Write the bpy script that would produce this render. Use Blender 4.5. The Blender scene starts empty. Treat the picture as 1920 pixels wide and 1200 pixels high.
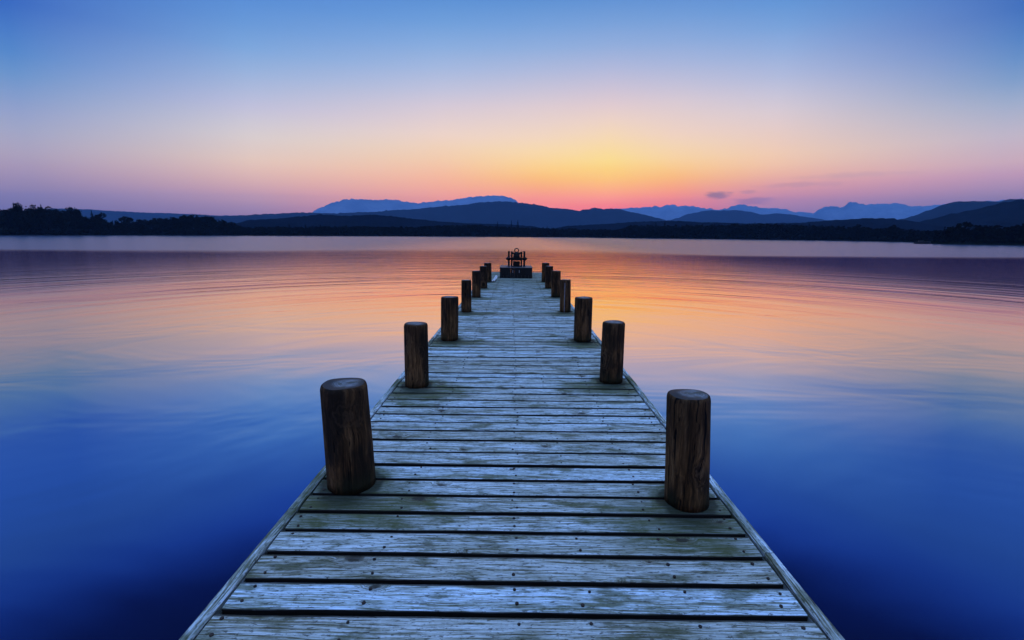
import bpy, bmesh, math, random
from mathutils import Vector, Matrix, noise

random.seed(11)
sc = bpy.context.scene
C = sc.collection
R = math.radians
CAMZ = 2.2          # eye height above the water
DECK = 0.8          # deck top above the water
F = 920.0 / 1920.0  # focal length over frame width

# ------------------------------------------------------------------ helpers
def link(o, parent=None):
    C.objects.link(o)
    if parent is not None:
        o.parent = parent
    return o

def mesh_obj(name, bm, mat, parent=None, smooth=False):
    me = bpy.data.meshes.new(name)
    bm.to_mesh(me); bm.free()
    if smooth:
        for p in me.polygons:
            p.use_smooth = True
    for m in (mat if isinstance(mat, (list, tuple)) else [mat]):
        me.materials.append(m)
    return link(bpy.data.objects.new(name, me), parent)

def thing(name, label, cat, loc=(0, 0, 0), rot=(0, 0, 0), group=None):
    o = bpy.data.objects.new(name, None)
    o.empty_display_size = 0.2
    C.objects.link(o)
    o.location = loc; o.rotation_euler = rot
    o['label'] = label; o['category'] = cat
    if group: o['group'] = group
    return o

def tag(o, label, cat, group=None):
    o['label'] = label; o['category'] = cat
    if group: o['group'] = group
    return o

def box(bm, x0, x1, y0, y1, z0, z1, bev=0.0):
    r = bmesh.ops.create_cube(bm, size=1.0)
    vs = r['verts']
    for v in vs:
        v.co = Vector(((x0 + x1) / 2 + v.co.x * (x1 - x0), (y0 + y1) / 2 + v.co.y * (y1 - y0), (z0 + z1) / 2 + v.co.z * (z1 - z0)))
    if bev > 0:
        es = list({e for v in vs for e in v.link_edges})
        bmesh.ops.bevel(bm, geom=es, offset=bev, segments=2, affect='EDGES', profile=0.6)

def lathe(bm, prof, seg=24, jitter=None, cx=0, cy=0, cap=True):
    """prof: list of (r, z) from bottom to top."""
    rings = []
    for r, z in prof:
        ring = []
        for i in range(seg):
            a = 2 * math.pi * i / seg
            k = jitter(a, z) if jitter else 1.0
            ring.append(bm.verts.new((cx + r * k * math.cos(a), cy + r * k * math.sin(a), z)))
        rings.append(ring)
    for a, b in zip(rings, rings[1:]):
        for i in range(seg):
            bm.faces.new((a[i], a[(i + 1) % seg], b[(i + 1) % seg], b[i]))
    if cap:
        bm.faces.new(list(reversed(rings[0])))
        bm.faces.new(rings[-1])
    return rings

def tube(bm, a, b, r0, r1=None, seg=10):
    r1 = r0 if r1 is None else r1
    a, b = Vector(a), Vector(b)
    q = (b - a).to_track_quat('Z', 'Y')
    lo, hi = [], []
    for i in range(seg):
        t = 2 * math.pi * i / seg
        d = q @ Vector((math.cos(t), math.sin(t), 0))
        lo.append(bm.verts.new(a + d * r0)); hi.append(bm.verts.new(b + d * r1))
    for i in range(seg):
        bm.faces.new((lo[i], lo[(i + 1) % seg], hi[(i + 1) % seg], hi[i]))
    bm.faces.new(list(reversed(lo))); bm.faces.new(hi)

# node helper -----------------------------------------------------------------
class N:
    def __init__(self, tree):
        self.t = tree; self.n = tree.nodes; self.l = tree.links
    def node(self, typ, **kw):
        nd = self.n.new(typ)
        for k, v in kw.items():
            setattr(nd, k, v)
        return nd
    def put(self, sock, v):
        if hasattr(v, 'is_output'):
            self.l.new(v, sock)
        elif v is not None:
            sock.default_value = v
    def math(self, op, a, b=None, c=None, clamp=False):
        nd = self.node('ShaderNodeMath', operation=op); nd.use_clamp = clamp
        self.put(nd.inputs[0], a)
        if b is not None: self.put(nd.inputs[1], b)
        if c is not None: self.put(nd.inputs[2], c)
        return nd.outputs[0]
    def mix(self, f, a, b, blend='MIX'):
        nd = self.node('ShaderNodeMix', data_type='RGBA', blend_type=blend)
        self.put(nd.inputs[0], f)
        for s, v in ((nd.inputs[6], a), (nd.inputs[7], b)):
            if isinstance(v, tuple) and len(v) == 3: v = (*v, 1)
            self.put(s, v)
        return nd.outputs[2]
    def rng(self, v, a, b, c=0.0, d=1.0, smooth=True):
        nd = self.node('ShaderNodeMapRange', interpolation_type='SMOOTHSTEP' if smooth else 'LINEAR')
        self.put(nd.inputs['Value'], v)
        for k, x in (('From Min', a), ('From Max', b), ('To Min', c), ('To Max', d)):
            self.put(nd.inputs[k], x)
        return nd.outputs[0]
    def noise(self, vec, scale=1.0, detail=4.0, rough=0.55, dist=0.0):
        nd = self.node('ShaderNodeTexNoise')
        self.put(nd.inputs['Vector'], vec)
        nd.inputs['Scale'].default_value = scale; nd.inputs['Detail'].default_value = detail
        nd.inputs['Roughness'].default_value = rough; nd.inputs['Distortion'].default_value = dist
        return nd.outputs['Fac']
    def vmul(self, v, s):
        nd = self.node('ShaderNodeVectorMath', operation='MULTIPLY')
        self.put(nd.inputs[0], v); nd.inputs[1].default_value = s
        return nd.outputs[0]
    def sep(self, v):
        nd = self.node('ShaderNodeSeparateXYZ'); self.put(nd.inputs[0], v); return nd.outputs
    def comb(self, x, y, z):
        nd = self.node('ShaderNodeCombineXYZ')
        for i, v in enumerate((x, y, z)): self.put(nd.inputs[i], v)
        return nd.outputs[0]
    def ramp(self, f, stops, interp='LINEAR'):
        nd = self.node('ShaderNodeValToRGB'); cr = nd.color_ramp; cr.interpolation = interp
        self.put(nd.inputs[0], f)
        while len(cr.elements) > 1: cr.elements.remove(cr.elements[0])
        for i, (p, c) in enumerate(stops):
            e = cr.elements[0] if i == 0 else cr.elements.new(p)
            e.position = p; e.color = (*c, 1) if len(c) == 3 else c
        return nd.outputs[0]
    def bump(self, h, strength=0.3, dist=0.01, normal=None):
        nd = self.node('ShaderNodeBump')
        self.put(nd.inputs['Height'], h); self.put(nd.inputs['Strength'], strength)
        self.put(nd.inputs['Distance'], dist)
        if normal is not None: self.put(nd.inputs['Normal'], normal)
        return nd.outputs[0]

def mat(name):
    m = bpy.data.materials.new(name); m.use_nodes = True
    m.node_tree.nodes.clear()
    n = N(m.node_tree)
    out = n.node('ShaderNodeOutputMaterial')
    return m, n, out

def principled(n, out, col, rough=0.7, normal=None, spec=0.4, metallic=0.0):
    p = n.node('ShaderNodeBsdfPrincipled')
    if isinstance(col, tuple): col = (*col[:3], 1)
    n.put(p.inputs['Base Color'], col); n.put(p.inputs['Roughness'], rough)
    p.inputs['Specular IOR Level'].default_value = spec
    n.put(p.inputs['Metallic'], metallic)
    if normal is not None: n.put(p.inputs['Normal'], normal)
    n.l.new(p.outputs[0], out.inputs[0])
    return p

# ------------------------------------------------------------------ materials
def wood_deck(name, light=1.0):
    m, n, out = mat(name)
    at = n.node('ShaderNodeAttribute', attribute_name='pc')       # along plank, across plank, plank number
    st = n.node('ShaderNodeAttribute', attribute_name='stain_shade')
    u, v, w = n.sep(at.outputs['Vector'])
    # knots
    vo = n.node('ShaderNodeTexVoronoi', voronoi_dimensions='2D', feature='F1')
    n.put(vo.inputs['Vector'], n.comb(n.math('MULTIPLY', u, 0.62), n.math('ADD', n.math('MULTIPLY', v, 1.0), n.math('MULTIPLY', w, 7.3)), 0.0))
    vo.inputs['Scale'].default_value = 3.1; vo.inputs['Randomness'].default_value = 1.0
    kd = n.math('ADD', vo.outputs['Distance'], n.math('MULTIPLY', n.math('SUBTRACT', n.noise(n.comb(u, v, w), 40, 3), 0.5), 0.09))
    pick = n.math('GREATER_THAN', n.sep(vo.outputs['Color'])[0], 0.42)
    size = n.math('MULTIPLY_ADD', n.sep(vo.outputs['Color'])[1], 0.055, 0.022)
    knot = n.math('MULTIPLY', pick, n.rng(n.math('DIVIDE', kd, size), 0.7, 1.3, 1.0, 0.0))
    halo = n.math('MULTIPLY', pick, n.rng(n.math('DIVIDE', kd, size), 1.0, 3.6, 1.0, 0.0))
    # grain lines that run along the plank and bend round the knots
    bend = n.math('MULTIPLY', halo, 0.035)
    slow = n.math('MULTIPLY', n.math('SUBTRACT', n.noise(n.comb(n.math('MULTIPLY', u, 1.3), n.math('MULTIPLY', v, 3.0), w), 1.0, 2), 0.5), 0.05)
    v2 = n.math('ADD', n.math('ADD', v, bend), slow)
    g1 = n.noise(n.comb(n.math('MULTIPLY', u, 3.6), n.math('MULTIPLY', v2, 105.0), w), 1.0, 5, 0.66)
    g2 = n.noise(n.comb(n.math('MULTIPLY', u, 7.0), n.math('MULTIPLY', v2, 260.0), w), 1.0, 4, 0.7)
    g3 = n.noise(n.comb(n.math('MULTIPLY', u, 0.9), n.math('MULTIPLY', v2, 16.0), n.math('ADD', w, 5.0)), 1.0, 4, 0.6)
    blot = n.noise(n.comb(n.math('MULTIPLY', u, 3.0), n.math('MULTIPLY', v, 7.0), w), 1.3, 5, 0.65)
    speck = n.noise(n.comb(n.math('MULTIPLY', u, 28.0), n.math('MULTIPLY', v, 90.0), w), 1.0, 3, 0.7)
    s = n.math('ADD', n.math('MULTIPLY', g1, 0.40), n.math('ADD', n.math('MULTIPLY', g2, 0.38), n.math('MULTIPLY', g3, 0.22)))
    col = n.ramp(s, [(0.38, (.05, .044, .028)), (0.435, (.17, .155, .09)), (0.485, (.38, .385, .31)), (0.52, (.66, .69, .70)), (0.58, (.88, .93, 1.0))])
    # crevices
    crev = n.rng(g1, 0.36, 0.43, 1.0, 0.0)
    col = n.mix(n.math('MULTIPLY', crev, 0.5), col, (.04, .035, .028))
    fine = n.rng(g2, 0.38, 0.48, 1.0, 0.0)
    col = n.mix(n.math('MULTIPLY', fine, 0.3), col, (.07, .065, .055))
    # dirt blotches, algae, painted far-end darkening
    col = n.mix(n.rng(blot, 0.51, 0.66, 0.0, 0.80), col, (.115, .118, .055))
    col = n.mix(n.math('MULTIPLY', n.rng(speck, 0.56, 0.63), 0.75), col, (.05, .046, .03))
    dash = n.noise(n.comb(n.math('MULTIPLY', u, 11.0), n.math('MULTIPLY', v2, 55.0), n.math('ADD', w, 31.0)), 1.0, 5, 0.75)
    col = n.mix(n.math('MULTIPLY', n.rng(dash, 0.55, 0.66), 0.7), col, (.07, .062, .04))
    col = n.mix(n.math('MULTIPLY', n.rng(dash, 0.44, 0.34), 0.35), col, (.90, .92, .94))
    stn = n.math('ADD', st.outputs['Fac'], n.math('MULTIPLY', n.math('SUBTRACT', blot, 0.5), 1.1))
    stn2 = n.math('MULTIPLY', n.rng(stn, 0.12, 0.75), n.rng(s, 0.35, 0.7, 1.0, 0.62))
    col = n.mix(n.math('MULTIPLY', stn2, 0.93), col, (.075, .085, .018))
    col = n.mix(n.math('MULTIPLY', n.rng(st.outputs['Fac'], 0.85, 1.2), 0.8), col, (.018, .022, .010))
    # knots
    col = n.mix(n.math('MULTIPLY', halo, 0.35), col, (.13, .10, .06))
    col = n.mix(n.math('MULTIPLY', knot, 0.85), col, (.035, .026, .018))
    # each plank its own tone
    wn = n.node('ShaderNodeTexWhiteNoise', noise_dimensions='1D'); n.put(wn.inputs['W'], w)
    tone = n.math('MULTIPLY_ADD', wn.outputs['Value'], 0.46 * light, 0.74 * light)
    tint = n.mix(wn.outputs['Value'], (0.98, 0.98, 0.86), (0.80, 0.93, 1.0))
    col = n.mix(1.0, col, tint, 'MULTIPLY')
    vm = n.node('ShaderNodeVectorMath', operation='SCALE'); n.put(vm.inputs[0], col); n.put(vm.inputs[3], tone)
    dm = n.node('ShaderNodeAttribute', attribute_name='gap_shade')   # shade of the gaps, painted into plank sides and edges
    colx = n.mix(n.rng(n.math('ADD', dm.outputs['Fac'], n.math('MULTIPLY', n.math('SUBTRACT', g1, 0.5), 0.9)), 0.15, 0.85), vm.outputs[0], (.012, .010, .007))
    h = n.math('ADD', n.math('MULTIPLY', g1, 0.6), n.math('ADD', n.math('MULTIPLY', g2, 0.5), n.math('MULTIPLY', knot, -0.25)))
    nb = n.bump(h, 0.8, 0.007)
    principled(n, out, colx, n.rng(g3, 0.3, 0.7, 0.62, 0.85), nb, 0.2)
    return m

def wood_post(name):
    m, n, out = mat(name)
    tc = n.node('ShaderNodeTexCoord'); P = tc.outputs['Object']
    oi = n.node('ShaderNodeObjectInfo')
    x, y, z = n.sep(P)
    rnd = n.math('MULTIPLY', oi.outputs['Random'], 20.0)
    Q = n.comb(n.math('ADD', x, rnd), y, z)
    wob = n.math('MULTIPLY', n.math('SUBTRACT', n.noise(n.vmul(Q, (9, 9, 4)), 1.0, 2), 0.5), 0.05)
    vo = n.node('ShaderNodeTexVoronoi', feature='F1')
    n.put(vo.inputs['Vector'], n.vmul(Q, (1, 1, 0.7))); vo.inputs['Scale'].default_value = 4.5
    kd = n.math('ADD', vo.outputs['Distance'], n.math('MULTIPLY', n.math('SUBTRACT', n.noise(n.vmul(Q, (16, 16, 9)), 1.0, 3), 0.5), 0.30))
    pick = n.math('GREATER_THAN', n.sep(vo.outputs['Color'])[0], 0.5)
    knot = n.math('MULTIPLY', pick, n.rng(kd, 0.13, 0.22, 1.0, 0.0))
    halo = n.math('MULTIPLY', pick, n.rng(kd, 0.15, 0.5, 1.0, 0.0))
    rings = n.math('SINE', n.math('MULTIPLY', kd, 95.0))
    off = n.math('ADD', wob, n.math('MULTIPLY', halo, 0.03))
    Q2 = n.comb(n.math('ADD', n.math('ADD', x, rnd), off), n.math('ADD', y, off), z)
    g = n.noise(n.vmul(Q2, (34, 34, 1.6)), 1.0, 6, 0.68)
    g2 = n.noise(n.vmul(Q2, (120, 120, 6)), 1.0, 4, 0.7)
    big = n.noise(n.vmul(Q, (6, 6, 2.0)), 1.0, 4, 0.6)
    col = n.ramp(g, [(0.32, (.020, .010, .004)), (0.43, (.10, .046, .015)), (0.55, (.21, .100, .036)), (0.70, (.34, .19, .08))])
    col = n.mix(n.rng(g2, 0.45, 0.62, 0.5, 0.0), col, (.014, .009, .006))
    col = n.mix(n.rng(big, 0.42, 0.60, 0.0, 0.85), col, (.012, .009, .006))
    col = n.mix(n.math('MULTIPLY', halo, n.rng(rings, -0.2, 0.8, 0.0, 0.38)), col, (.22, .13, .07))
    col = n.mix(n.math('MULTIPLY', knot, 0.92), col, (.007, .004, .003))
    crack = n.rng(n.noise(n.vmul(Q2, (52, 52, 0.7)), 1.0, 2, 0.5), 0.31, 0.36, 1.0, 0.0)
    col = n.mix(n.math('MULTIPLY', n.rng(z, 0.22, 0.50), 0.5), col, (.014, .009, .006))  # darker towards the head
    col = n.mix(crack, col, (.003, .002, .002))
    # algae close to the deck
    base = n.math('MULTIPLY', n.rng(z, 0.0, 0.16, 1.0, 0.0), n.rng(big, 0.3, 0.6, 0.2, 0.9))
    col = n.mix(n.math('MULTIPLY', base, 0.75), col, (.026, .030, .012))
    h = n.math('ADD', g, n.math('ADD', n.math('MULTIPLY', g2, 0.4), n.math('MULTIPLY', crack, -0.8)))
    principled(n, out, col, 0.9, n.bump(h, 1.0, 0.016), 0.12)
    return m

def wood_end(name):
    m, n, out = mat(name)
    P = n.node('ShaderNodeTexCoord').outputs['Object']
    x, y, z = n.sep(P)
    r = n.math('SQRT', n.math('ADD', n.math('MULTIPLY', x, x), n.math('MULTIPLY', y, y)))
    r = n.math('ADD', r, n.math('MULTIPLY', n.noise(P, 14, 3), 0.03))
    ring = n.math('SINE', n.math('MULTIPLY', r, 520.0))
    blot = n.noise(P, 18, 5, 0.65)
    col = n.mix(n.rng(ring, -1, 1), (.09, .10, .10), (.24, .26, .28))
    col = n.mix(n.rng(blot, 0.42, 0.62), col, (.045, .050, .034))
    col = n.mix(n.rng(r, 0.055, 0.105), col, (.014, .013, .010))
    principled(n, out, col, 0.6, n.bump(n.math('ADD', n.math('MULTIPLY', ring, 0.2), blot), 0.5, 0.004), 0.45)
    return m

def simple(name, c1, c2, scale=8.0, rough=0.7, bump=0.3, dist=0.01, spec=0.4, metallic=0.0, stretch=(1, 1, 1)):
    m, n, out = mat(name)
    P = n.vmul(n.node('ShaderNodeTexCoord').outputs['Object'], stretch)
    f = n.noise(P, scale, 6, 0.6)
    col = n.mix(n.rng(f, 0.32, 0.68), c1, c2)
    principled(n, out, col, rough, n.bump(f, bump, dist) if bump else None, spec, metallic)
    return m

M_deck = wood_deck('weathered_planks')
M_edge = wood_deck('weathered_edge', 0.95)
M_post = wood_post('post_timber')
M_end = wood_end('post_end_grain')
M_under = simple('dark_wet_timber', (.012, .010, .008), (.05, .042, .03), 6, 0.75, 0.4, 0.01, stretch=(4, 1, 4))
M_nail = simple('rusted_nail', (.012, .008, .006), (.05, .03, .02), 60, 0.6, 0, metallic=0.4)
M_iron = simple('black_iron', (.002, .002, .002), (.007, .005, .004), 22, 0.62, 0.35, 0.003, metallic=0.3)
M_chest = simple('tarred_timber', (.002, .002, .002), (.006, .006, .006), 7, 0.7, 0.5, 0.006, stretch=(12, 1, 1))
M_lid = simple('slate_grey_lid', (.025, .028, .034), (.06, .066, .078), 9, 0.5, 0.3, 0.004)
M_pale = simple('pale_grey', (.20, .21, .24), (.36, .37, .40), 20, 0.35, 0, metallic=0.3)
M_rope = simple('pale_rope', (.55, .54, .52), (.8, .78, .75), 60, 0.8, 0.4, 0.003)
M_bark = simple('bark', (.006, .005, .004), (.016, .013, .010), 2.5, 0.9, 0, spec=0.0)
M_land = simple('dark_lakeside_ground', (.003, .004, .003), (.008, .009, .006), 0.05, 0.95, 0, spec=0.0)
M_hull = simple('dark_hull_paint', (.008, .009, .012), (.02, .02, .024), 6, 0.5, 0)

def foliage(name, a, b):
    m, n, out = mat(name)
    geo = n.node('ShaderNodeNewGeometry')
    f = n.noise(n.node('ShaderNodeTexCoord').outputs['Object'], 0.6, 3)
    col = n.mix(n.math('ADD', n.math('MULTIPLY', geo.outputs['Random Per Island'], 0.5), n.math('MULTIPLY', f, 0.5)), a, b)
    principled(n, out, col, 1.0, None, 0.0)
    return m
M_leaf = foliage('bare_twig_and_leaf_mass', (.0025, .003, .002), (.010, .011, .007))
M_conif = foliage('conifer_needles', (.002, .003, .0025), (.008, .010, .007))

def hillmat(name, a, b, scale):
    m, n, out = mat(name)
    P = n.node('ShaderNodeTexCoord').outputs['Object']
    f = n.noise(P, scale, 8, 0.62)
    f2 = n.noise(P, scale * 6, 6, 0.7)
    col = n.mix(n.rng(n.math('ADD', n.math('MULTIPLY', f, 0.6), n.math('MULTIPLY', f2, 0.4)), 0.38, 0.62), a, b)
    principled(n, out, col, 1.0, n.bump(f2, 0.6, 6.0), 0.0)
    return m
M_hill = hillmat('wooded_fell', (.001, .002, .007), (.004, .007, .016), 0.012)  # haze blue worked into the near-black hill colour
M_fell = hillmat('distant_haze_fell', (.10, .15, .215), (.17, .225, .30), 0.004)  # blue of distant haze painted into the fell colour

# ------------------------------------------------------------------ sky
SUN_AZ = 10.6
HAZE_D = 1.15e-4
HX, HY0, HY1, HTOP = 8200.0, -600.0, 7400.0, 520.0
S_HAZE = (0.032, 0.100, 0.46)   # light the air itself adds, for balancing the horizon

def lin(c):
    g_ = (c[0] + c[1] + c[2]) / 3.0
    c = tuple(v + (g_ - v) * 0.055 for v in c)
    return tuple(((v / 255) / 12.92 if v / 255 <= .04045 else ((v / 255 + .055) / 1.055) ** 2.4) for v in c)

def trans(az, el):
    a, e = R(az), R(max(el, 0.02))
    hx, hy = math.sin(a), math.cos(a)
    h = 1e9
    if abs(hx) > 1e-6: h = min(h, HX / abs(hx))
    if hy > 1e-6: h = min(h, HY1 / hy)
    elif hy < -1e-6: h = min(h, -HY0 / -hy)
    L = min(h / math.cos(e), (HTOP - CAMZ) / math.sin(e))
    return math.exp(-HAZE_D * L)

def elev(x, y):
    p, r = R(9.98), R(0.45)
    u, v = x - 960, y - 600
    u, v = u * math.cos(r) + v * math.sin(r), -u * math.sin(r) + v * math.cos(r)
    fy = 920 * math.cos(p) - v * math.sin(p); fz = -(v * math.cos(p) + 920 * math.sin(p))
    return math.degrees(math.atan2(fz, math.hypot(u, fy)))

cols = [  # azimuth, sample column, colours seen down the sky at that column (height in the picture -> sRGB)
 (-43.5, 30, [(0, (50,100,195)), (50, (66,118,201)), (100, (82,134,205)), (150, (109,149,205)), (200, (141,157,204)), (240, (158,163,198)), (280, (170,160,188)), (310, (164,146,180)), (345, (143,127,173)), (380, (110,106,166)), (425, (88,88,155))]),
 (-27, 480, [(0, (85,140,216)), (50, (102,152,219)), (100, (125,167,222)), (150, (158,180,221)), (200, (190,190,219)), (250, (214,204,208)), (300, (226,196,186)), (330, (220,177,175)), (360, (193,150,173)), (390, (152,126,172)), (425, (112,98,158))]),
 (-8, 830, [(0, (90,145,216)), (50, (112,160,222)), (100, (143,176,225)), (150, (177,189,224)), (200, (214,200,214)), (250, (237,210,200)), (290, (244,206,172)), (330, (246,182,155)), (360, (240,160,150)), (378, (225,140,150)), (425, (190,100,130))]),
 (3.0, 1010, [(0, (92,145,215)), (50, (118,161,221)), (100, (148,176,223)), (150, (186,189,220)), (200, (221,202,209)), (250, (241,212,195)), (290, (251,217,162)), (320, (254,202,130)), (350, (251,170,110)), (375, (246,138,104)), (425, (225,95,95))]),
 (SUN_AZ, 1135, [(0, (95,146,215)), (50, (122,162,220)), (100, (152,176,222)), (150, (192,189,218)), (200, (226,202,206)), (240, (244,213,190)), (270, (249,217,166)), (300, (253,219,140)), (330, (254,200,112)), (355, (255,172,88)), (375, (251,140,82)), (392, (242,112,80)), (425, (228,85,70))]),
 (17.5, 1235, [(0, (94,146,215)), (50, (120,161,220)), (100, (150,175,222)), (150, (186,188,219)), (200, (221,202,209)), (250, (239,208,193)), (290, (248,213,166)), (320, (252,197,132)), (350, (250,163,112)), (375, (238,128,116)), (392, (214,110,122)), (425, (190,90,120))]),
 (27, 1430, [(0, (90,145,216)), (50, (114,159,220)), (100, (146,173,222)), (150, (177,186,221)), (200, (211,200,214)), (250, (231,202,196)), (300, (243,200,170)), (330, (234,174,160)), (350, (218,150,162)), (370, (190,130,166)), (390, (152,120,174)), (425, (120,95,160))]),
 (43.5, 1890, [(0, (56,104,190)), (50, (72,121,197)), (100, (93,138,202)), (150, (123,155,203)), (200, (161,173,204)), (250, (190,180,200)), (300, (200,168,186)), (330, (184,144,180)), (360, (150,126,172)), (380, (118,108,165)), (425, (92,88,152))]),
]
UP = [(25.5, (62,116,214)), (28, (50,102,214)), (30, (38,82,198)), (32.3, (20,42,118)), (35.5, (14,29,86)), (44, (12,26,74)), (50, (30,60,120))]
ZEN = [(57, (0.30, 0.50, 1.05)), (64, (0.90, 1.60, 3.3)), (90, (1.0, 1.82, 3.6))]  # unseen overhead glow, added to light the deck
BACK = [(0, (0.20, 0.20, 0.36)), (10, (0.24, 0.26, 0.55)), (30, (0.14, 0.22, 0.60)), (50, (0.20, 0.34, 0.8))]  # unseen sky behind the view, raised to feed the haze

def interp(tab, e):
    if e <= tab[0][0]: return tab[0][1]
    for (a, ca), (b, cb) in zip(tab, tab[1:]):
        if e <= b:
            t = (e - a) / (b - a)
            return tuple(p + (q - p) * t for p, q in zip(ca, cb))
    return tab[-1][1]

RS = 4.2     # ramps hold radiance / RS
ELS = [0.0, 1.5, 2.5, 3.2, 4, 5, 6, 7, 8, 9.2, 10.5, 12, 13.5, 15, 17, 19, 21, 23, 25, 27, 29, 31, 33.5, 36, 40, 44, 49, 54, 59, 66, 90]
w = bpy.data.worlds.new("World"); sc.world = w; w.use_nodes = True
w.node_tree.nodes.clear()
n = N(w.node_tree)
wo = n.node('ShaderNodeOutputWorld'); bg = n.node('ShaderNodeBackground')
D = n.node('ShaderNodeTexCoord').outputs['Generated']
dx, dy, dz = n.sep(D)
az = n.math('MULTIPLY', n.math('ARCTAN2', dx, dy), 180 / math.pi)
el = n.math('MULTIPLY', n.math('ARCSINE', n.math('MAXIMUM', n.math('MINIMUM', dz, 1.0), 0.0)), 180 / math.pi)
fac = n.math('SQRT', n.math('DIVIDE', el, 90.0))
def column(tab, azd, comp=True):
    stops = []
    for e in ELS:
        c = interp(tab, e)
        if comp:
            T = trans(azd, e)
            c = tuple(max(0.004, (v - s * (1 - T)) / T) for v, s in zip(c, S_HAZE))
        stops.append((math.sqrt(e / 90), tuple(min(1.0, v / RS) for v in c)))
    return n.ramp(fac, stops)
prev = None; paz = None
for (a, x, tab) in cols:
    t = sorted((elev(x, y), lin(c)) for y, c in tab)
    k = 0.80 if abs(a) > 40 else 1.0
    t = [q for q in t if q[0] < 24.5] + [(e, tuple(v * k for v in lin(c))) for e, c in UP] + ZEN
    out = column(t, a)
    if prev is None: prev = out
    else: prev = n.mix(n.rng(az, paz, a, smooth=False), prev, out)
    paz = a
back = column([(e, c) for e, c in BACK] + ZEN, 180, False)
prev = n.mix(n.rng(n.math('ABSOLUTE', az), 55, 105), prev, back)
# small clouds low in the sunset sky
wob = n.noise(n.vmul(D, (34, 34, 120)), 1.0, 4, 0.6)
def cloud(ca, ce, wa, we, k, soft=0.55):
    global prev
    q = n.math('SQRT', n.math('ADD', n.math('POWER', n.math('DIVIDE', n.math('SUBTRACT', az, ca), wa), 2.0), n.math('POWER', n.math('DIVIDE', n.math('SUBTRACT', el, ce), we), 2.0)))
    q = n.math('ADD', q, n.math('MULTIPLY', n.math('SUBTRACT', wob, 0.5), 1.6))
    f = n.math('MULTIPLY', n.rng(q, 1 - soft, 1.15, 1.0, 0.0), k)
    prev = n.mix(f, prev, n.mix(1.0, prev, (0.16, 0.34, 0.92), 'MULTIPLY'))
cloud(21.9, 4.15, 1.6, 0.42, 0.68, 0.75)
cloud(25.5, 3.45, 2.2, 0.40, 0.40)
cloud(25.0, 4.35, 0.9, 0.25, 0.26, 0.8)
cloud(29.8, 4.95, 4.2, 0.35, 0.20, 0.95)
cloud(33.5, 5.6, 5.0, 0.35, 0.14, 0.9)
n.put(bg.inputs['Color'], prev); bg.inputs['Strength'].default_value = RS
n.l.new(bg.outputs[0], wo.inputs[0])

# the sun has just gone down behind the fells
sd = bpy.data.lights.new('low_sun', 'SUN'); sd.energy = 0.4; sd.angle = R(0.6); sd.color = (1.0, 0.50, 0.20)
so = link(bpy.data.objects.new('low_sun', sd))
e_, a_ = R(1.2), R(SUN_AZ)
dirv = Vector((math.sin(a_) * math.cos(e_), math.cos(a_) * math.cos(e_), math.sin(e_)))
so.rotation_euler = dirv.to_track_quat('Z', 'Y').to_euler(); so.location = (60, 300, 120)

# ------------------------------------------------------------------ camera
cd = bpy.data.cameras.new('camera'); cam = link(bpy.data.objects.new('camera', cd))
cd.sensor_width = 36; cd.lens = 36 * F; cd.clip_start = 0.05; cd.clip_end = 20000
cam.location = (0, 0, CAMZ)
cam.rotation_mode = 'QUATERNION'
cam.rotation_quaternion = (Matrix.Rotation(R(90 - 9.98), 3, 'X') @ Matrix.Rotation(R(0.45), 3, 'Z')).to_quaternion()
sc.camera = cam

# ------------------------------------------------------------------ water
m, n, out = mat('lake_water')
P = n.node('ShaderNodeTexCoord').outputs['Object']
x, y, z = n.sep(P)
dist = n.math('SQRT', n.math('ADD', n.math('MULTIPLY', x, x), n.math('MULTIPLY', y, y)))
# fitful breeze far out: the water there is ruffled, near the jetty it lies calm
edge = n.math('MULTIPLY', n.math('SUBTRACT', n.noise(n.vmul(P, (0.012, 0.05, 1)), 1.0, 3), 0.5), 9.0)
yy = n.math('ADD', y, edge)
side = n.math('MAXIMUM', n.rng(x, 4, 26), n.math('MULTIPLY', n.rng(n.math('MULTIPLY', x, -1.0), 2, 34), 0.92))
ruff = n.rng(yy, n.math('MULTIPLY_ADD', side, 14.0, 34.0), n.math('MULTIPLY_ADD', side, -22.0, 80.0))
ripz = n.rng(y, 5, 20)
ys = n.math('SUBTRACT', y, 6.0)
rad = n.math('SQRT', n.math('ADD', n.math('MULTIPLY', x, x), n.math('MULTIPLY', ys, ys)))
PR = n.comb(x, rad, 0.0)
w1 = n.noise(n.vmul(PR, (0.13, 1.15, 1)), 1.0, 3, 0.55, 0.5)
w2 = n.noise(n.vmul(PR, (0.045, 0.42, 1)), 1.0, 3, 0.5, 0.5)
w3 = n.noise(n.vmul(P, (0.6, 3.2, 1)), 1.0, 3, 0.6, 0.4)
slow = n.noise(n.vmul(P, (0.22, 0.42, 1)), 1.0, 3, 0.5, 0.8)
still = n.math('SUBTRACT', 1.0, n.math('MULTIPLY', n.math('MULTIPLY', n.rng(y, 20, 32), n.math('MULTIPLY_ADD', side, 0.45, 0.40)), 1.0))
b1 = n.bump(slow, n.rng(y, 10, 24, 1.0, 0.15), 0.020)
b2 = n.bump(w2, n.math('MULTIPLY', n.math('MULTIPLY', ripz, still), 0.9), 0.045, b1)
b3 = n.bump(w1, n.math('MULTIPLY', n.math('MULTIPLY', n.rng(y, 9, 24), still), 0.9), 0.034, b2)
belt = n.rng(n.math('ADD', rad, n.math('ADD', n.math('MULTIPLY', n.math('SUBTRACT', w2, 0.5), 16.0), n.math('MULTIPLY', n.math('SUBTRACT', w1, 0.5), 20.0))), 8, 31)  # band where dark shore reflections are painted into the water
w5 = n.noise(n.vmul(PR, (0.25, 3.4, 1)), 1.0, 3, 0.6, 0.4)
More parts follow.
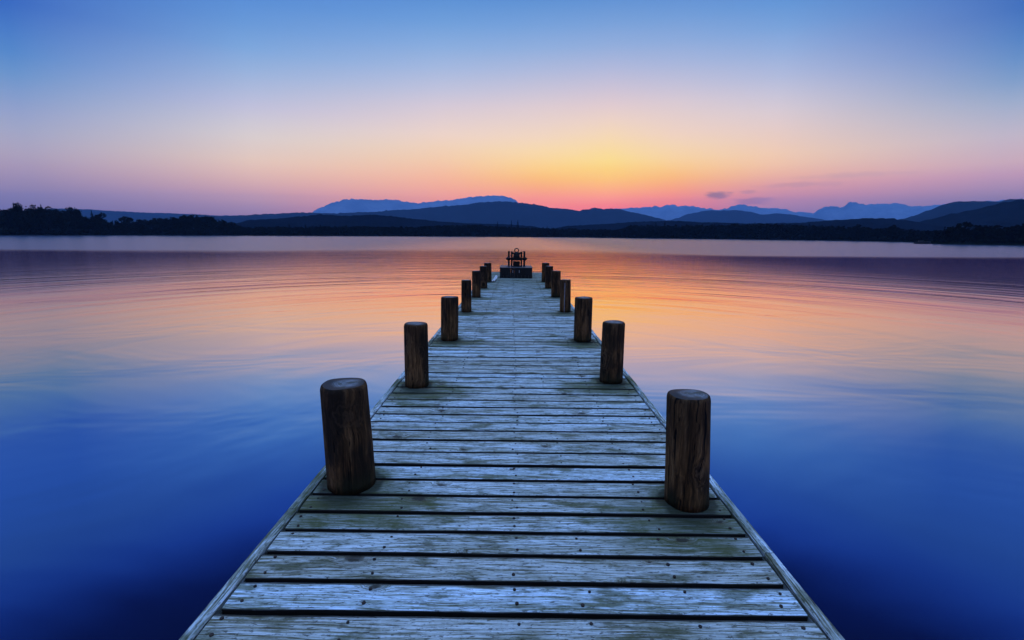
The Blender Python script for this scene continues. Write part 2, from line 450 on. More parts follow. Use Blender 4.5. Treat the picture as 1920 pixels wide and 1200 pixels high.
b3 = n.bump(w5, n.math('MULTIPLY', n.rng(y, 12, 26), 0.9), 0.014, b3)
b4 = n.bump(w3, n.math('MULTIPLY', ruff, 0.8), 0.02, b3)
gl = n.node('ShaderNodeBsdfGlossy'); gl.distribution = 'GGX'
n.put(gl.inputs['Roughness'], n.math('ADD', n.math('MULTIPLY_ADD', ruff, 0.17, 0.012), n.rng(dist, 4, 30, 0.04, 0.0)))
n.put(gl.inputs['Normal'], b4)
df = n.node('ShaderNodeBsdfDiffuse'); df.inputs['Color'].default_value = (0.002, 0.006, 0.035, 1)
lw = n.node('ShaderNodeLayerWeight'); lw.inputs['Blend'].default_value = 0.5; n.put(lw.inputs['Normal'], b3)
cosv = n.math('SUBTRACT', 1.0, lw.outputs['Facing'])
n.put(gl.inputs['Color'], n.mix(n.rng(cosv, 0.15, 0.38), n.mix(n.math('MAXIMUM', n.math('MULTIPLY', n.math('MULTIPLY', side, belt), 0.9), n.math('MULTIPLY', ruff, n.math('MULTIPLY_ADD', side, 0.75, 0.25))), (1.0, 0.70, 0.53), (0.78, 0.86, 1.0)), (0.62, 0.77, 1.0)))  # reflection tint painted in: warm at grazing, blue when steep and at sides
fr = n.sep(n.ramp(cosv, [(0.0, (1, 1, 1)), (0.10, (.95,) * 3), (0.20, (.92,) * 3), (0.28, (.86,) * 3), (0.36, (.66,) * 3), (0.43, (.49,) * 3), (0.50, (.42,) * 3), (0.60, (.28,) * 3), (0.72, (.18,) * 3), (1.0, (.06,) * 3)]))[0]
mx = n.node('ShaderNodeMixShader'); n.put(mx.inputs[0], n.math('MULTIPLY', fr, n.math('MULTIPLY_ADD', n.math('MULTIPLY', belt, n.math('SUBTRACT', 1.0, n.math('MULTIPLY', ruff, n.math('MULTIPLY_ADD', side, 0.42, 0.05)))), n.math('MULTIPLY_ADD', side, -0.72, -0.11), 1.0)))  # gloss cut along the belt to paint the dark reflections
n.l.new(df.outputs[0], mx.inputs[1]); n.l.new(gl.outputs[0], mx.inputs[2]); n.l.new(mx.outputs[0], out.inputs[0])
M_water = m
bm = bmesh.new()
vs = [bm.verts.new(c) for c in ((-8000, -500, 0), (8000, -500, 0), (8000, 7300, 0), (-8000, 7300, 0))]
bm.faces.new(vs)
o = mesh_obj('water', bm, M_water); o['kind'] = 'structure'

# ------------------------------------------------------------------ jetty
yawL, yawR = (-1.150, 0.0125), (1.180, 0.0030)   # edges: x = a + b*(y-1.5)
def xl(y): return yawL[0] + yawL[1] * (y - 1.5)
def xr(y): return yawR[0] + yawR[1] * (y - 1.5)

posts = [  # base x, y, radius, top offset x, top radius, height
 (-0.899, 2.575, .131, -.017, .124, .572), (0.937, 2.412, .112, -.027, .108, .580),
 (-0.882, 4.404, .110, .005, .107, .579), (0.962, 4.580, .110, .003, .106, .575),
 (-0.833, 6.414, .115, .012, .114, .567), (0.944, 6.414, .116, -.001, .117, .572),
 (-0.828, 8.784, .093, .005, .090, .567), (0.971, 8.879, .100, -.008, .097, .580),
 (-0.802, 10.877, .097, .003, .094, .577), (0.983, 10.994, .106, -.006, .106, .583),
 (-0.748, 12.706, .100, .001, .096, .564), (0.967, 12.836, .109, -.010, .103, .567),
 (-0.723, 14.418, .113, .0, .108, .545), (0.982, 14.557, .115, -.003, .109, .550)]

def stain_shade_at(x, y):
    s = 0.0
    for (px, py, r, *_r) in posts:
        dx = x - px; dyy = y - (py - 0.16)
        # green growth spreads in front of and beside each post, towards the middle
        inward = -1 if px > 0 else 1
        kx = 0.62 if dx * inward > 0 else 0.34
        q = (dx / kx) ** 2 + (dyy / (0.36 if dyy < 0 else 0.22)) ** 2
        s = max(s, 1.15 * math.exp(-q * 1.3))
        q2 = (dx ** 2 + (y - py) ** 2) / (r * 1.45) ** 2
        s = max(s, 1.3 * math.exp(-max(0, q2 - .8) * 1.8))  # darkest ring close round each post foot
    edge = min(x - xl(y), xr(y) - x)
    s = max(s, 0.30 * max(0, 1 - edge / 0.28))
    if y > 5: s = max(s, min(0.58, (y - 4) * 0.055))  # painted shading: boards darken towards the far end
    return s

jetty = thing('jetty', 'long narrow weathered timber jetty running straight out over the still lake', 'jetty', (0, 0, 0))
known = [1.616, 1.788, 1.960, 2.125, 2.288, 2.453, 2.629, 2.807, 2.993, 3.177]
gaps = []
yv = 1.616
while yv > -1.6:
    yv -= 0.170 + random.uniform(-.006, .006); gaps.append(yv)
gaps = gaps[::-1] + known
yv = gaps[-1]
while yv < 18.15:
    yv += random.choice([0.170, 0.172, 0.168, 0.175, 0.165, 0.150]) + random.uniform(-.006, .006); gaps.append(yv)
bm = bmesh.new()
la = bm.verts.layers.float_vector.new('pc'); ls = bm.verts.layers.float.new('stain_shade'); ld = bm.verts.layers.float.new('gap_shade')
nails = bmesh.new()
NX = 46
for k, (g0, g1) in enumerate(zip(gaps, gaps[1:])):
    gap = 0.021 + random.uniform(-.004, .005)
    y0, y1 = g0 + gap / 2, g1 - gap / 2
    wdt = y1 - y0
    dz = random.uniform(-.0025, .0025); tilt = random.uniform(-.002, .002); off = random.uniform(0, 40)
    skew = random.uniform(-.004, .004) + 0.0105 * 0 
    b = 0.009
    sect = [(0.0, -.052), (0.0, -.0085), (0.0, -.0065), (b * .15, -.0035), (b * .5, -.0010), (b, 0.0), (wdt * .25, .0010), (wdt * .5, .0016), (wdt * .86, .0008), (wdt - b, 0.0), (wdt - b * .3, -b * .3), (wdt, -.0065), (wdt, -.0085), (wdt, -.052)]
    x0 = xl(g0) + 0.055 + random.uniform(0, .006); x1 = xr(g0) - 0.058 - random.uniform(0, .006)
    prev_ = None
    for i in range(NX + 1):
        t = i / NX; x_ = x0 + (x1 - x0) * t
        wv = noise.noise(Vector((x_ * 1.7, k * 3.1, 0))) * 0.0035
        wf = noise.noise(Vector((x_ * 5, k * 3.1, 7))) * 0.0022
        sag = noise.noise(Vector((x_ * .8, k * 1.7, 3))) * 0.003
        ring = []
        for j, (sy, sz) in enumerate(sect):
            yy_ = y0 + sy + wv + (wf if j < 6 else (-wf if j > 8 else 0)) + skew * (t - .5) - 0.006 * (x_)
            zz = DECK + dz + sz + sag + tilt * (sy / wdt - .5)
            v = bm.verts.new((x_, yy_, zz))
            v[la] = (x_ + off, sy + (0.02 if sz < -.02 else 0), float(k))
            v[ls] = stain_shade_at(x_, yy_)
            v[ld] = 1.0 if sz < -.008 else (0.75 if j in (3, 9) or sz < -.003 else (0.55 if sy > wdt - b - .001 else (0.25 if j == 5 else 0.0)))  # painted gap shade: full on the sides, weaker on the top edges
            ring.append(v)
        if prev_:
            for j in range(len(sect) - 1):
                bm.faces.new((prev_[j], ring[j], ring[j + 1], prev_[j + 1]))
            bm.faces.new((prev_[-1], ring[-1], ring[0], prev_[0]))
        else:
            bm.faces.new(ring)
        prev_ = ring
    bm.faces.new(list(reversed(prev_)))
    # nail heads: pairs over each bearer
    for bx in (x0 + .055, x0 + .52, 0.03, 0.30, x1 - .42, x1 - .06):
        if bx in (0.30,) and random.random() < .55: continue
        for fy in (0.22, 0.78):
            if random.random() < .06: continue
            cx_, cy_ = bx + random.uniform(-.022, .022), y0 + wdt * fy + random.uniform(-.012, .012) - .006 * bx
            rr = random.uniform(.0055, .0078)
            lathe(nails, [(rr * 1.0, DECK - .004), (rr, DECK + .0040), (rr * .7, DECK + .0050)], 8, None, cx_, cy_)
bm.normal_update()
bmesh.ops.recalc_face_normals(bm, faces=bm.faces[:])
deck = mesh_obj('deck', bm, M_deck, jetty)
nl = mesh_obj('nail_heads', nails, M_nail, jetty); nl['kind'] = 'stuff'

# edge boards
for side in (-1, 1):
    bm = bmesh.new(); la = bm.verts.layers.float_vector.new('pc'); ls = bm.verts.layers.float.new('stain_shade')
    fx = xl if side < 0 else xr
    yv = -1.6; k = 200 + side
    while yv < 18.15:
        ln = random.uniform(3.4, 4.4); ye = min(18.22, yv + ln)
        if 18.22 - ye < 1.0: ye = 18.22
        ns = int((ye - yv) / .12); off = random.uniform(0, 30); prev_ = None
        jx = random.uniform(-.0012, .0012); jz = random.uniform(-.0008, .001)
        for i in range(ns + 1):
            y_ = yv + .003 + (ye - yv - .006) * i / ns
            wv = noise.noise(Vector((y_ * 2.3, side * 9, k))) * .003
            outer = fx(y_); inner = outer - side * 0.047
            sec = [(outer, -.16), (outer, -.007), (outer - side * .006, 0), (inner + side * .006, 0), (inner, -.007), (inner, -.16)]
            ring = []
            for j, (sx, sz) in enumerate(sec):
                v = bm.verts.new((sx + wv * (1 if j < 3 else .5) + jx, y_, DECK + .007 + sz + jz + wv * .5))
                v[la] = (y_ + off, (abs(sx - outer)) * 1.0 + (abs(sz) if abs(sz) > .05 else 0), float(k))
                v[ls] = 0.15 + stain_shade_at(sx - side * .1, y_) * .4
                ring.append(v)
            if prev_:
                for j in range(5): bm.faces.new((prev_[j], ring[j], ring[j + 1], prev_[j + 1]))
                bm.faces.new((prev_[-1], ring[-1], ring[0], prev_[0]))
            else: bm.faces.new(ring)
            prev_ = ring
        bm.faces.new(list(reversed(prev_)))
        yv = ye; k += 3
    bmesh.ops.recalc_face_normals(bm, faces=bm.faces[:])
    mesh_obj('edge_board', bm, M_edge, jetty)

# bearers, cross beams and piles under the deck
for bx in (-.80, 0.05, .86):
    bm = bmesh.new(); box(bm, bx - .045, bx + .045, -1.55, 18.1, DECK - .24, DECK - .052, .004)
    mesh_obj('bearer', bm, M_under, jetty)
for i in range(0, 14, 2):
    yc = (posts[i][1] + posts[i + 1][1]) / 2
    bm = bmesh.new(); box(bm, xl(yc) + .10, xr(yc) - .10, yc - .07, yc + .07, DECK - .40, DECK - .243, .005)
    mesh_obj('cross_beam', bm, M_under, jetty)
for (px, py, r, *_r) in posts:
    bm = bmesh.new(); lathe(bm, [(r * .98, -1.4), (r, DECK - .17 - .25)], 20, None, px, py)
    mesh_obj('pile', bm, M_under, jetty, True)

# ------------------------------------------------------------------ mooring posts
LBL = [
 'thickest dark timber mooring post, leaning slightly outwards, nearest on the left edge of the jetty',
 'mooring post with a round knot and blue grey top, nearest on the right jetty edge',
 'reddish brown upright mooring post, second along the left edge of the jetty',
 'dark cracked mooring post with sunlit outer rim, second along the right edge of the jetty',
 'brown mooring post with mossy foot, third along the left edge of the jetty',
 'wide brown mooring post standing against the orange water, third along the right edge',
 'slim near black mooring post, fourth along the left edge of the jetty',
 'mooring post split by a thin pale upright strip, fourth along the right edge',
 'slim black mooring post, fifth along the left edge, partly overlapping the sixth',
 'dark mooring post with greenish outer bark, fifth along the right edge of the jetty',
 'small black mooring post squeezed between the fifth and last posts on the left edge',
 'small black mooring post, sixth and last but one along the right edge',
 'farthest mooring post on the left edge, beside the coiled pale mooring line',
 'farthest mooring post on the right edge, against the pink and red water']
for i, (px, py, r, tx, rt, h) in enumerate(posts):
    h += .014 if i < 2 else .006
    t = thing('mooring_post', LBL[i], 'post', (px, py, DECK + .0022), (0, 0, 0), 'timber mooring posts along both edges of the jetty')
    rnd = random.uniform(0, 100)
    def jit(a, z, rnd=rnd):
        return 1 + .030 * noise.noise(Vector((math.cos(a) * 1.1, math.sin(a) * 1.1, z * 1.4 + rnd))) + .012 * noise.noise(Vector((math.cos(a) * 4, math.sin(a) * 4, z * 2 + rnd)))
    prof = []
    NZ = 14; hb = h - .026
    for q in range(NZ + 1):
        z_ = hb * q / NZ; prof.append((r + (rt - r) * z_ / h, z_))
    prof += [(rt * .985, h - .014), (rt * .955, h - .005), (rt * .915, h - .001), (rt * .88, h)]
    bm = bmesh.new()
    rings = lathe(bm, prof, 32, jit, cap=False)
    bm.faces.new(list(reversed(rings[0])))
    for v in bm.verts:
        v.co.x += tx * v.co.z / h
        if v.co.z > h - .03: v.co.z += .006 * noise.noise(Vector((v.co.x * 9, v.co.y * 9, rnd)))
    mesh_obj('shaft', bm, M_post, t, True)
    bm = bmesh.new()
    rings = []
    for f_ in (1.0, .8, .55, .3):
        ring = []
        for s_ in range(32):
            a = 2 * math.pi * s_ / 32; rr = rt * .88 * jit(a, h) * f_
            X, Y = rr * math.cos(a) + tx, rr * math.sin(a)
            ring.append(bm.verts.new((X, Y, h + .006 * noise.noise(Vector((X * 9, Y * 9, rnd))) + (0 if f_ == 1 else .0015))))
        rings.append(ring)
    for a, b in zip(rings, rings[1:]):
        for s_ in range(32): bm.faces.new((a[s_], a[(s_ + 1) % 32], b[(s_ + 1) % 32], b[s_]))
    bm.faces.new(rings[-1])
    mesh_obj('end_grain', bm, M_end, t, True)
    if i == 7:   # thin pale upright strip on the post face
        bm = bmesh.new(); box(bm, -.031, -.022, -r - .003, -r + .02, .0, h - .05, .002)
        mesh_obj('pale_strip', bm, M_pale, t)

# ------------------------------------------------------------------ chest and winding gear at the jetty end
BX, BY0, BY1 = 0.118, 15.60, 16.75
t = thing('storage_chest', 'low wide black timber chest at the far end of the jetty', 'chest', (BX, BY0, DECK + .003))
hw = .517; H = .322
bm = bmesh.new()
npl = 9
for k in range(npl):       # upright boards on all four sides
    xa = -hw + 2 * hw * k / npl
    for yy0 in (0.0, BY1 - BY0 - .03):
        box(bm, xa + .003, xa + 2 * hw / npl - .003, yy0, yy0 + .03, 0, H, .003)
for s_ in (-1, 1):
    for k in range(9):
        ya = .033 + (BY1 - BY0 - .066) * k / 9
        xa = s_ * (hw - .0175)
        box(bm, xa - .015, xa + .015, ya + .002, ya + (BY1 - BY0 - .066) / 9 - .002, 0, H, .003)
mesh_obj('side_boards', bm, M_chest, t)
bm = bmesh.new(); box(bm, -hw - .006, hw + .006, -.008, BY1 - BY0 + .008, H + .0005, H + .018, .004)
mesh_obj('lid', bm, M_lid, t)
for sx in (-.105, .100):  # two small pale plates on the chest front
    bm = bmesh.new(); box(bm, sx - .009, sx + .009, -.006, -.0005, .17, .255, .002)
    mesh_obj('pale_plate', bm, M_pale, t)

g = thing('winding_gear', 'black iron winding gear with lifting ring standing on the chest at the jetty end', 'winch', (BX + .015, 16.12, DECK + .003 + H + .0185))
def part(name, fn, m_=M_iron, parent=g, smooth=False):
    b_ = bmesh.new(); fn(b_); return mesh_obj(name, b_, m_, parent, smooth)
for s_ in (-1, 1):
    def rod(b_, s_=s_):
        box(b_, s_ * .252 - .031, s_ * .252 + .031, -.031, .031, 0, .500, .006)
        box(b_, s_ * .252 - .04, s_ * .252 + .04, -.04, .04, 0, .012, .002)
    r_ = part('side_post', rod)
    def dia(b_, s_=s_):  # pointed hub on the shaft either side of the post
        lathe(b_, [(.010, -.100), (.045, -.052), (.060, -.030), (.060, .034), (.035, .070), (.02, .085)], 16)
        bmesh.ops.rotate(b_, verts=b_.verts, cent=(0, 0, 0), matrix=Matrix.Rotation(R(90) * -s_, 3, 'Y'))
        bmesh.ops.scale(b_, vec=(-1, 1, 1), verts=b_.verts)
        bmesh.ops.reverse_faces(b_, faces=b_.faces)
        bmesh.ops.translate(b_, verts=b_.verts, vec=(s_ * .258, 0, .250))
    part('hub', dia, M_iron, g, False)
    def inner(b_, s_=s_):
        box(b_, s_ * .158 - .026, s_ * .158 + .026, -.10, -.06, 0, .485, .004)
        box(b_, s_ * .158 - .026, s_ * .158 + .026, .06, .10, 0, .485, .004)
        box(b_, s_ * .158 - .018, s_ * .158 + .018, -.0995, .0995, .016, .05, .004)
    part('frame_upright', inner)
    def arm(b_, s_=s_):
        tube(b_, (s_ * .172, 0, .455), (s_ * .07, 0, .415), .030, .034, 10)
    part('top_arm', arm)
part('axle_beam', lambda b_: (box(b_, -.138, .138, -.09, .09, .195, .3, .01), tube(b_, (-.35, 0, .25), (.35, 0, .25), .018, .018, 10)))
part('drum', lambda b_: lathe(b_, [(.112, .301), (.108, .33), (.096, .37), (.098, .40), (.090, .44), (.066, .468), (.03, .478)], 20), smooth=True)
def ringf(b_):
    Rr, rr = .064, .016
    for i in range(24):
        a0, a1 = 2 * math.pi * i / 24, 2 * math.pi * (i + 1) / 24
        tube(b_, (Rr * math.cos(a0), 0, .522 + Rr * math.sin(a0)), (Rr * math.cos(a1), 0, .522 + Rr * math.sin(a1)), rr, rr, 8)
part('lifting_ring', ringf)
part('gear_case', lambda b_: (box(b_, -.112, .112, -.055, .055, 0.006, .172, .008), box(b_, -.138, .138, -.12, .12, .0, .012, .003)))

# pale mooring line thrown down beside the last left post
cu = bpy.data.curves.new('rope_path', 'CURVE'); cu.dimensions = '3D'; cu.bevel_depth = .021; cu.bevel_resolution = 3
sp = cu.splines.new('NURBS'); pts = [(-.60, 14.25, .0), (-.57, 14.55, .006), (-.52, 14.95, .05), (-.50, 15.25, .10), (-.47, 15.15, .06), (-.50, 14.9, .01), (-.55, 14.5, .0), (-.50, 14.30, .0)]
sp.points.add(len(pts) - 1)
for p_, q in zip(sp.points, pts): p_.co = (q[0], q[1], DECK + .026 + q[2], 1)
sp.use_endpoint_u = True
tmp = bpy.data.objects.new('tmp', cu); C.objects.link(tmp)
me = bpy.data.meshes.new_from_object(tmp.evaluated_get(bpy.context.evaluated_depsgraph_get()))
bpy.data.objects.remove(tmp); me.name = 'mooring_line'
me.materials.clear(); me.materials.append(M_rope)
o = link(bpy.data.objects.new('mooring_line', me)); tag(o, 'short pale mooring line lying on the deck beside the farthest left post', 'rope')

# ------------------------------------------------------------------ land
def pol(azd, r): return r * math.sin(R(azd)), r * math.cos(R(azd))
def azel(px, py):
    p, r = R(9.98), R(0.45)
    u, v = px - 960, py - 600
    u, v = u * math.cos(r) + v * math.sin(r), -u * math.sin(r) + v * math.cos(r)
    fy = 920 * math.cos(p) - v * math.sin(p); fz = -(v * math.cos(p) + 920 * math.sin(p))
    return math.degrees(math.atan2(u, fy)), math.degrees(math.atan2(fz, math.hypot(u, fy)))

def prof_fn(pts, lo=None, hi=None):
    """skyline (azimuth -> elevation), extended past both ends"""
    tab = sorted(azel(*p) for p in pts)
    def f(a):
        if a <= tab[0][0]: return tab[0][1]
        for (a0, e0), (a1, e1) in zip(tab, tab[1:]):
            if a <= a1:
                t = (a - a0) / (a1 - a0 + 1e-9); t2 = t * t * (3 - 2 * t)
                t = .5 * t + .5 * t2
                return e0 + (e1 - e0) * t
        return tab[-1][1]
    return f, tab[0][0], tab[-1][0]

def ridge(name, pts, dist, depth, material, rough=0.12, ext=6.0, seed=0, step=0.22, rg=0.0, bumpy=0.0):
    f, a0, a1 = prof_fn(pts)
    bm = bmesh.new(); rows = []
    NR = 22; nA = int((a1 - a0 + 2 * ext) / step)
    for i in range(nA + 1):
        a = a0 - ext + (a1 - a0 + 2 * ext) * i / nA
        fade = 1.0
        if a < a0: fade = max(0, 1 - ((a0 - a) / ext)) ** 1.3
        if a > a1: fade = max(0, 1 - ((a - a1) / ext)) ** 1.3
        hgt = max(0.0, math.tan(R(f(a))) * dist + CAMZ) * fade
        col = []
        for j in range(NR + 1):
            t = j / NR                       # 0 near foot .. 0.5 crest .. 1 far foot
            s = math.sin(math.pi * t) ** 0.9 if 0 < t < 1 else 0
            rr = dist + depth * (t - .5)
            X, Y = pol(a, rr)
            nz = noise.fractal(Vector((X / (depth * .22), Y / (depth * .22), seed)), 0.9, 2.1, 6)
            hz = hgt * s * (1 + (rough * nz * (1 - abs(2 * t - 1)) * (1 if abs(t - .5) > .06 else .12))) 
            if abs(t - .5) < .06: hz += hgt * (bumpy + (.040 if dist > 5000 else .028)) * noise.fractal(Vector((a * 2.3, seed, 0)), .75, 2.2, 6)
            if abs(t - .5) >= .06: hz = min(hz, hgt * .985 * (1 - .25 * (abs(t - .5) - .05)))
            col.append(bm.verts.new((X, Y, hz - 1.5 if s == 0 else hz)))
        rows.append(col)
    for p_, q in zip(rows, rows[1:]):
        for j in range(NR): bm.faces.new((p_[j], q[j], q[j + 1], p_[j + 1]))
    bmesh.ops.recalc_face_normals(bm, faces=bm.faces[:])
    o = mesh_obj(name, bm, material, None, True); o['kind'] = 'structure'
    return o

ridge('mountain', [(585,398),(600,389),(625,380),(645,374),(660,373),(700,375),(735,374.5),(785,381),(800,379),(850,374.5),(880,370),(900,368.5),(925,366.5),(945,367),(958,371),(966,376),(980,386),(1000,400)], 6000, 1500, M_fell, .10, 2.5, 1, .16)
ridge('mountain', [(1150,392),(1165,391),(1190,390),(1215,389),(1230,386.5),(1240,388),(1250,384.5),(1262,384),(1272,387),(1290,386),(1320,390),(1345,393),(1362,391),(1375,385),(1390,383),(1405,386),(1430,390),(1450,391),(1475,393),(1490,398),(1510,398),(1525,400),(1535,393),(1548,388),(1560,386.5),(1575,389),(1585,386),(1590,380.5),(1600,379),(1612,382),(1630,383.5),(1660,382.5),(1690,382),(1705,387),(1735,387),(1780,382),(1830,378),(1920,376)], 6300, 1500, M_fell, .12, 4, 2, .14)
ridge('hill', [(60,392),(100,391),(165,393),(230,396.5),(300,399.5),(360,401.5),(420,405),(480,410)], 3600, 900, M_hill, .10, 6, 3, .2)
ridge('hill', [(400,405),(450,404),(500,401),(560,399),(580,398.5),(620,400),(700,397.5),(740,394),(760,393.5),(815,389),(830,387),(870,384.5),(900,380),(920,379),(945,377.5),(975,380),(1000,383.5),(1040,390.5),(1060,392),(1085,395),(1100,392.5),(1115,389.5),(1130,391.5),(1160,392),(1185,398),(1205,402),(1230,408),(1260,416)], 2600, 800, M_hill, .10, 3, 4, .16, bumpy=.012)
ridge('hill', [(1250,414),(1270,409),(1290,401),(1330,394),(1350,395),(1380,393.5),(1405,397),(1430,402.5),(1455,400),(1480,402),(1520,408),(1560,414)], 3600, 800, M_hill, .08, 2, 5, .16)
ridge('hill', [(1670,414),(1695,410),(1710,406),(1740,395),(1770,384),(1790,378.5),(1830,377.5),(1870,378),(1890,374),(1920,372)], 2300, 700, M_hill, .08, 10, 6, .16)
ridge('hill', [(1700,422),(1740,412),(1790,400),(1830,393),(1860,385),(1885,379),(1920,375)], 1000, 380, M_hill, .08, 12, 7, .2)
ridge('hill', [(470,412),(520,410),(560,406),(600,402),(650,404.5),(700,403),(740,406),(780,411),(830,416),(880,419),(940,420),(1000,424)], 800, 260, M_hill, .10, 6, 8, .16, bumpy=.02)
ridge('hill', [(1060,424),(1130,420),(1200,416),(1260,414),(1330,417),(1400,419),(1500,418),(1560,413),(1620,410),(1660,409),(1700,413),(1760,424)], 800, 240, M_hill, .10, 6, 9, .16, bumpy=.03)

# shoreline
def shore_r(a):
    tab = [(-75, 250), (-60, 262), (-46, 285), (-36, 305), (-24, 312), (-10, 335), (0, 350), (8, 340), (15, 322), (25, 316), (34, 296), (40, 262), (46, 245), (60, 230), (75, 220)]
    for (a0, r0), (a1, r1) in zip(tab, tab[1:]):
        if a <= a1:
            t = max(0, (a - a0) / (a1 - a0)); return r0 + (r1 - r0) * t + 2.2 * noise.noise(Vector((a * .6, 0, 0)))
    return 220
bm = bmesh.new(); rows = []
nA = 600
for i in range(nA + 1):
    a = -72 + 144 * i / nA; r0 = shore_r(a); col = []
    for j, (dr, z_) in enumerate(((-3, -1.0), (0, .10), (1.5, .5), (6, .8), (30, 1.3), (120, 3.0), (520, 5.0))):
        X, Y = pol(a, r0 + dr)
        col.append(bm.verts.new((X, Y, z_ + (.35 * noise.noise(Vector((X * .2, Y * .2, 1))) if j > 1 else 0))))
    rows.append(col)
for p_, q in zip(rows, rows[1:]):
    for j in range(len(p_) - 1): bm.faces.new((p_[j], p_[j + 1], q[j + 1], q[j]))
bmesh.ops.recalc_face_normals(bm, faces=bm.faces[:])
o = mesh_obj('shore', bm, M_land, None, True); o['kind'] = 'structure'
# nearer wooded headland on the right
HR = 205
bm = bmesh.new(); rows = []
for i in range(121):
    a = 39.6 + 32 * i / 120; k = min(1, (a - 39.6) / 3.0); col = []
    for dr, z_ in ((-2, -1.0), (0, .12), (1.5, .5), (8, .9), (24, 1.0), (34, .4), (38, -1.0)):
        rr = HR + 6 * (1 - k) + dr * (.15 + .85 * k) + 1.0 * noise.noise(Vector((a, 3, 0)))
        X, Y = pol(a, rr); col.append(bm.verts.new((X, Y, z_)))
    rows.append(col)
for p_, q in zip(rows, rows[1:]):
    for j in range(len(p_) - 1): bm.faces.new((p_[j], p_[j + 1], q[j + 1], q[j]))
bm.faces.new(rows[0])
bmesh.ops.recalc_face_normals(bm, faces=bm.faces[:])
o = mesh_obj('headland', bm, M_land, None, True); o['kind'] = 'structure'

# ------------------------------------------------------------------ trees
def leaf(bm, c, s):
    nrm = Vector((random.gauss(0, 1), random.gauss(0, 1), random.gauss(0, 1))).normalized()
    u_ = nrm.orthogonal().normalized(); v_ = nrm.cross(u_)
    k = random.randint(3, 5); vs = []
    for i in range(k):
        a = 2 * math.pi * (i + random.uniform(-.25, .25)) / k; q = s * random.uniform(.6, 1.2)
        vs.append(bm.verts.new(c + u_ * q * math.cos(a) + v_ * q * math.sin(a)))
    bm.faces.new(vs)

def crown_broad(bm, base, h, wd, nleaf, s):
    lobes = []
    for i in range(random.randint(7, 10)):
        a = random.uniform(0, 6.28); q = random.uniform(0, .33) * wd
        z_ = random.uniform(.30, .84) * h
        k = 1 - .7 * abs(z_ / h - .5)
        lobes.append((Vector((q * math.cos(a) * k * 1.3, q * math.sin(a) * k * 1.3, z_)), random.uniform(.14, .26) * wd))
    lobes.append((Vector((random.uniform(-.1, .1) * wd, 0, h * .87)), .13 * h))
    for i in range(nleaf):
        c, rr = random.choice(lobes)
        d = Vector((random.gauss(0, 1), random.gauss(0, 1), random.gauss(0, 1))).normalized() * rr * random.uniform(.15, 1.0) ** .6
        p = c + d
        if p.z > .06 * h: leaf(bm, base + p, s * random.uniform(.6, 1.2))

def crown_conifer(bm, base, h, wd, nleaf, s):
    for i in range(nleaf):
        z_ = random.uniform(.08, 1.0); tier = (1 - z_) * .5 * wd * (.75 + .35 * math.sin(z_ * 40)) + .05
        a = random.uniform(0, 6.28); q = tier * random.uniform(.1, 1) ** .5
        leaf(bm, base + Vector((q * math.cos(a), q * math.sin(a), z_ * h)), s * (.35 + .8 * (1 - z_)))

def trunk(bm, base, h, r, limbs=True):
    p = base + Vector((0, 0, -.3)); k = 5
    pts_ = [p]
    for i in range(1, k + 1):
        pts_.append(base + Vector((random.uniform(-.02, .02) * h, random.uniform(-.02, .02) * h, h * .85 * i / k)))
    for i in range(k): tube(bm, pts_[i], pts_[i + 1], r * (1 - i / k * .85), r * (1 - (i + 1) / k * .85), 6)
    if limbs:
        for i in range(7):
            z_ = random.uniform(.25, .7); a = random.uniform(0, 6.28); L = h * random.uniform(.16, .3)
            s0 = base + Vector((0, 0, z_ * h)); s1 = s0 + Vector((math.cos(a) * L, math.sin(a) * L, L * .8))
            tube(bm, s0, s1, r * .35, r * .08, 5)

# skyline of the woods along the far shore
sky_f, _, _ = prof_fn([(-300,392),(-120,386),(0,386),(22,390),(60,391),(80,389),(100,392),(125,396),(150,400),(165,404),(185,404),(197,411),(212,414),(235,412),(248,417),(270,413),(300,409),(330,407),(352,404),(375,403),(400,406),(418,411),(440,418),(452,424),(470,426),(520,424),(560,426),(600,424),(700,424),(760,425),(840,422),(900,421),(950,425),(1000,427),(1060,428),(1100,430),(1160,430),(1190,420),(1240,422),(1290,421),(1370,420),(1440,419),(1480,420),(1530,422),(1560,424),(1600,425),(1650,427),(1700,430),(1745,432),(1800,430),(1920,428),(2100,425)])
head_f, _, _ = prof_fn([(1738,452),(1746,447),(1752,436),(1762,428),(1775,422),(1790,418),(1805,415.5),(1820,416),(1835,421),(1850,421),(1865,418),(1880,419),(1895,423),(1920,420),(2000,416),(2200,410)])

def wood(name, label, a0, a1, count, rfn, f, back, conifer=.2, lo=.72, minh=2.5):
    bm = bmesh.new(); 
    for i in range(count):
        a = a0 + (a1 - a0) * (i + random.uniform(0, 1)) / count
        row = i % 3
        dr = 2 + back * (row + random.uniform(0, 1)) / 3
        rr = rfn(a) + dr
        X, Y = pol(a, rr)
        z0 = .5 + min(dr, 30) * .02
        top = math.tan(R(f(a))) * rr + CAMZ
        h = max(minh, (top - z0) * random.uniform(lo, 1.04))
        base = Vector((X, Y, z0))
        trunk(bm, base, h, .018 * h + .05, False)
        if random.random() < conifer: crown_conifer(bm, base, h * 1.03, h * .42, 90, .40)
        else: crown_broad(bm, base, h, h * random.uniform(.8, 1.1), int(130 + h * 16), .29 + h * .028)
    # undergrowth down to the water's edge
    for i in range(count * 70):
        a = random.uniform(a0, a1); rr = rfn(a) + random.uniform(.3, 9)
        X, Y = pol(a, rr); leaf(bm, Vector((X, Y, random.uniform(.2, 1.9))), random.uniform(.35, .75))
    o = mesh_obj(name, bm, M_leaf); o['kind'] = 'stuff'
    return o
wood('woodland', '', -62, -26.5, 290, shore_r, sky_f, 34, .06, .74)
